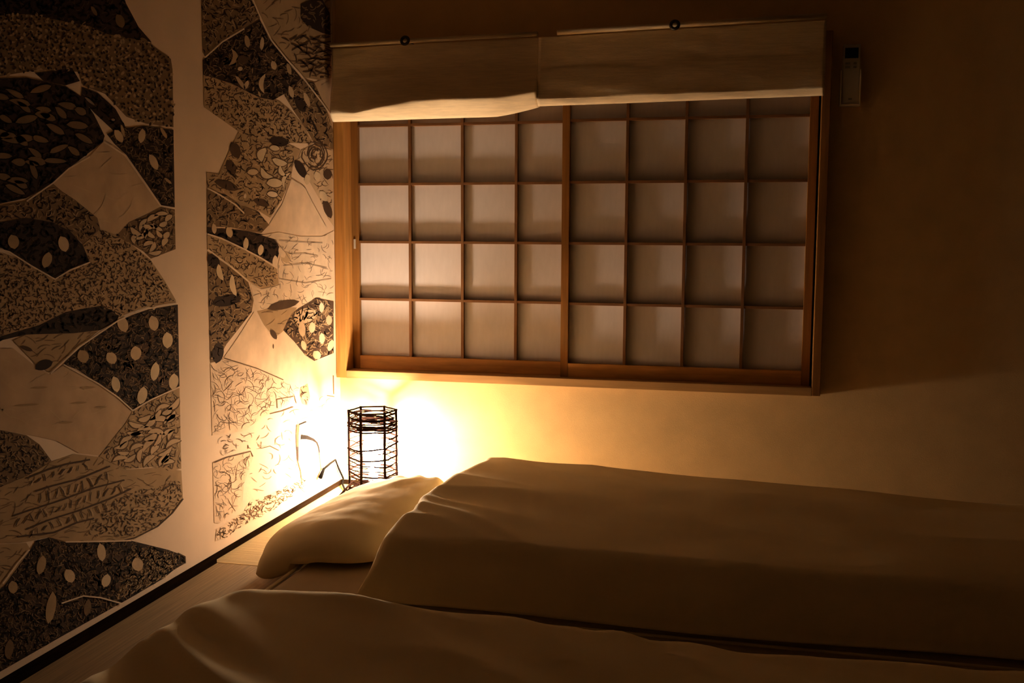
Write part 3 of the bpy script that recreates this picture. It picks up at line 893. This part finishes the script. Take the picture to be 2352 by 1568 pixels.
patch([(bandx(540), 540), (507, 549), (558, 573), (600, 595), (636, 617), (640, 652), (600, 662), (570, 645), (530, 613), (bandx(575), 573)], 'scrib', border=[(bandx(573), 573), (530, 612), (572, 648)])
patch([(bandx(577), 577), (530, 615), (570, 648), (582, 690), (578, 716), (550, 752), (520, 790), (497, 830), (bandx(832), 832)], 'midscrib',
      [(507, 625, 40, 13, 75, 'petal', 3, .2), (538, 655, 52, 13, 80, 'petal', 3, .2), (490, 600, 40, 26, 60, 'dark', 2), (520, 690, 70, 26, -10, 'dark', 2), (500, 810, 50, 26, 100, 'dark', 2)])
patch([(600, 540), (640, 533), (690, 543), (740, 543), (766, 530), (766, 690), (725, 680), (692, 712), (640, 702), (590, 714), (582, 690), (575, 650), (600, 664), (642, 654), (638, 612), (645, 575), (634, 550)], 'lightline',
      [(650, 700, 76, 20, -12, 'deep', 2), (655, 590, 30, 22, 60, 'sand', 2)], extra=lambda P, poly: [P.stroke('grey', b, 1.3, 4) for b in ([(640, 552), (690, 556), (740, 558)], [(665, 583), (700, 582), (730, 588)], [(650, 610), (700, 605), (750, 615)], [(640, 640), (700, 650), (760, 640)], [(630, 550), (655, 580), (668, 600)])])
patch([(583, 716), (605, 750), (628, 776), (650, 761), (676, 788), (702, 820), (708, 868), (704, 888), (650, 872), (590, 846), (513, 822), (545, 776)], 'sailpale', [(627, 795, 12, 3, 90, 'line', 2)],
      extra=lambda P, poly: P.stroke('line', [(513, 822), (590, 846), (650, 872)], 2.0, 4))
patch([(590, 714), (640, 704), (682, 706), (662, 738), (650, 760), (630, 776), (606, 746)], 'tanplain', [(628, 768, 26, 12, 60, 'deep', 2)])
patch([(650, 758), (662, 732), (684, 708), (725, 684), (766, 692), (766, 812), (722, 829), (700, 815), (676, 785)], 'brown',
      [(716, 752, 26, 15, 95, 'petal'), (739, 777, 26, 13, 90, 'petal'), (697, 793, 24, 12, 75, 'petal'), (727, 815, 22, 18, 60, 'petal'), (759, 793, 28, 13, 110, 'petal'), (693, 756, 36, 16, 85, 'sand'), (738, 706, 24, 11, 90, 'cream'), (755, 735, 24, 14, 90, 'sand'), (700, 725, 60, 34, -20, 'sand', 2)],
      border=[(722, 830), (766, 812)])
patch([(bandx(834), 834), (513, 824), (590, 848), (650, 874), (690, 888), (685, 905), (660, 930), (600, 960), (560, 990), (bandx(1000), 1000)], 'sandline' if False else 'fine')
patch([(690, 890), (706, 880), (712, 910), (706, 932), (694, 928), (688, 908)], 'scrib')
patch([(bandx(1050), 1062), (530, 1046), (575, 1034), (581, 1050), (560, 1110), (556, 1162), (502, 1202), (bandx(1200), 1200)], 'fine', extra=lambda P, poly: P.stroke('line', [(491, 1062), (520, 1050), (575, 1036), (580, 1048)], 2.6, 4))
patch([(bandx(1240) + 1, 1242), (497, 1214), (530, 1195), (560, 1172), (575, 1150), (620, 1135), (660, 1112), (700, 1094), (706, 1112), (660, 1148), (610, 1182), (560, 1206), (520, 1234)], 'fine', extra=lambda P, poly: curls(P, poly, 'line', 7.5, 10, 1.8, 3))
P = Patch()
region = [(494, 1000), (560, 992), (600, 962), (660, 932), (690, 920), (760, 905), (765, 1010), (720, 1060), (690, 1090), (640, 1118), (580, 1135), (566, 1110), (585, 1048), (575, 1030), (496, 1050)]
curls(P, region, 'grey', 22, 20, 1.4)  # ink beside the lamp painted paler to stand for its glare
curls(P, [(500, 1000), (560, 990), (585, 1048), (575, 1030), (496, 1050)], 'line', 14, 14, 1.5)
# small lettering and loose ink lines
for b, w in (([(608, 937), (612, 924), (618, 936), (622, 922)], 1.6), ([(633, 917), (673, 910)], 2.2), ([(635, 918), (636, 937)], 2.4), ([(619, 950), (645, 944), (673, 934)], 2.2), ([(675, 908), (680, 926)], 1.6),
             ([(765, 862), (766, 905)], 2.2), ([(750, 908), (768, 911)], 1.8), ([(600, 1014), (598, 1030), (620, 1024), (640, 1034)], 1.6)):
    P.stroke('line', b, w, 3)
# bold ink hooks low on the wall near the corner
P.stroke('black', [(703, 968), (686, 975)], 3.0, 4)
P.stroke('line', [(684, 975), (682, 1000), (682.5, 1030)], [7, 6.5, 5], 4)
P.stroke('dark', [(682.5, 1026), (683.5, 1058)], [5, 3], 5)
P.stroke('line', [(683.5, 1058), (690, 1082), (693, 1110)], 2.2, 4)
P.stroke('black', [(691, 1003), (704, 1004), (718, 1009), (727, 1016), (731, 1026), (733, 1040)], [11, 9.5, 6, 3.6, 2.8, 2.0], 5)
P.stroke('line', [(733, 1040), (735, 1058), (737, 1077)], 3.0, 4)
P.petal(704, 1118, 26, 24, 0, 'sand', 2)
curls(P, [(692, 1106), (716, 1106), (716, 1130), (692, 1130)], 'grey', 6, 7, 1.6, 3)
curls(P, [(740, 1080), (770, 1076), (772, 1098), (740, 1110)], 'grey', 9, 8, 1.4, 3)
PATCHES.append(P)

def build_patch(P, idx):
    cols = sorted({c for _, c, _ in P.faces})
    if not cols:
        return
    pts = [p for _, _, f in P.faces for p in f]
    yz = wall_yz(pts)
    verts, faces, mi = [], [], []
    k = 0
    for layer, c, f in P.faces:
        off = 0.0006 + layer * 0.00022 + idx * 0.000003
        ids = []
        for _ in f:
            verts.append((off, float(yz[k, 0]) + 1.0, float(yz[k, 1])))
            ids.append(k)
            k += 1
        faces.append(ids)
        mi.append(cols.index(c))
    me = bpy.data.meshes.new('drawn_patch')
    me.from_pydata(verts, [], faces)
    for c in cols:
        me.materials.append(INKM[c])
    me.polygons.foreach_set('material_index', mi)
    me.update()
    o = link('drawn_patch' if idx < len(PATCHES) - 1 else 'loose_ink_lines', me, None, mural)
    if idx == len(PATCHES) - 1:
        o['kind'] = 'stuff'
for i, P in enumerate(PATCHES):
    build_patch(P, i)
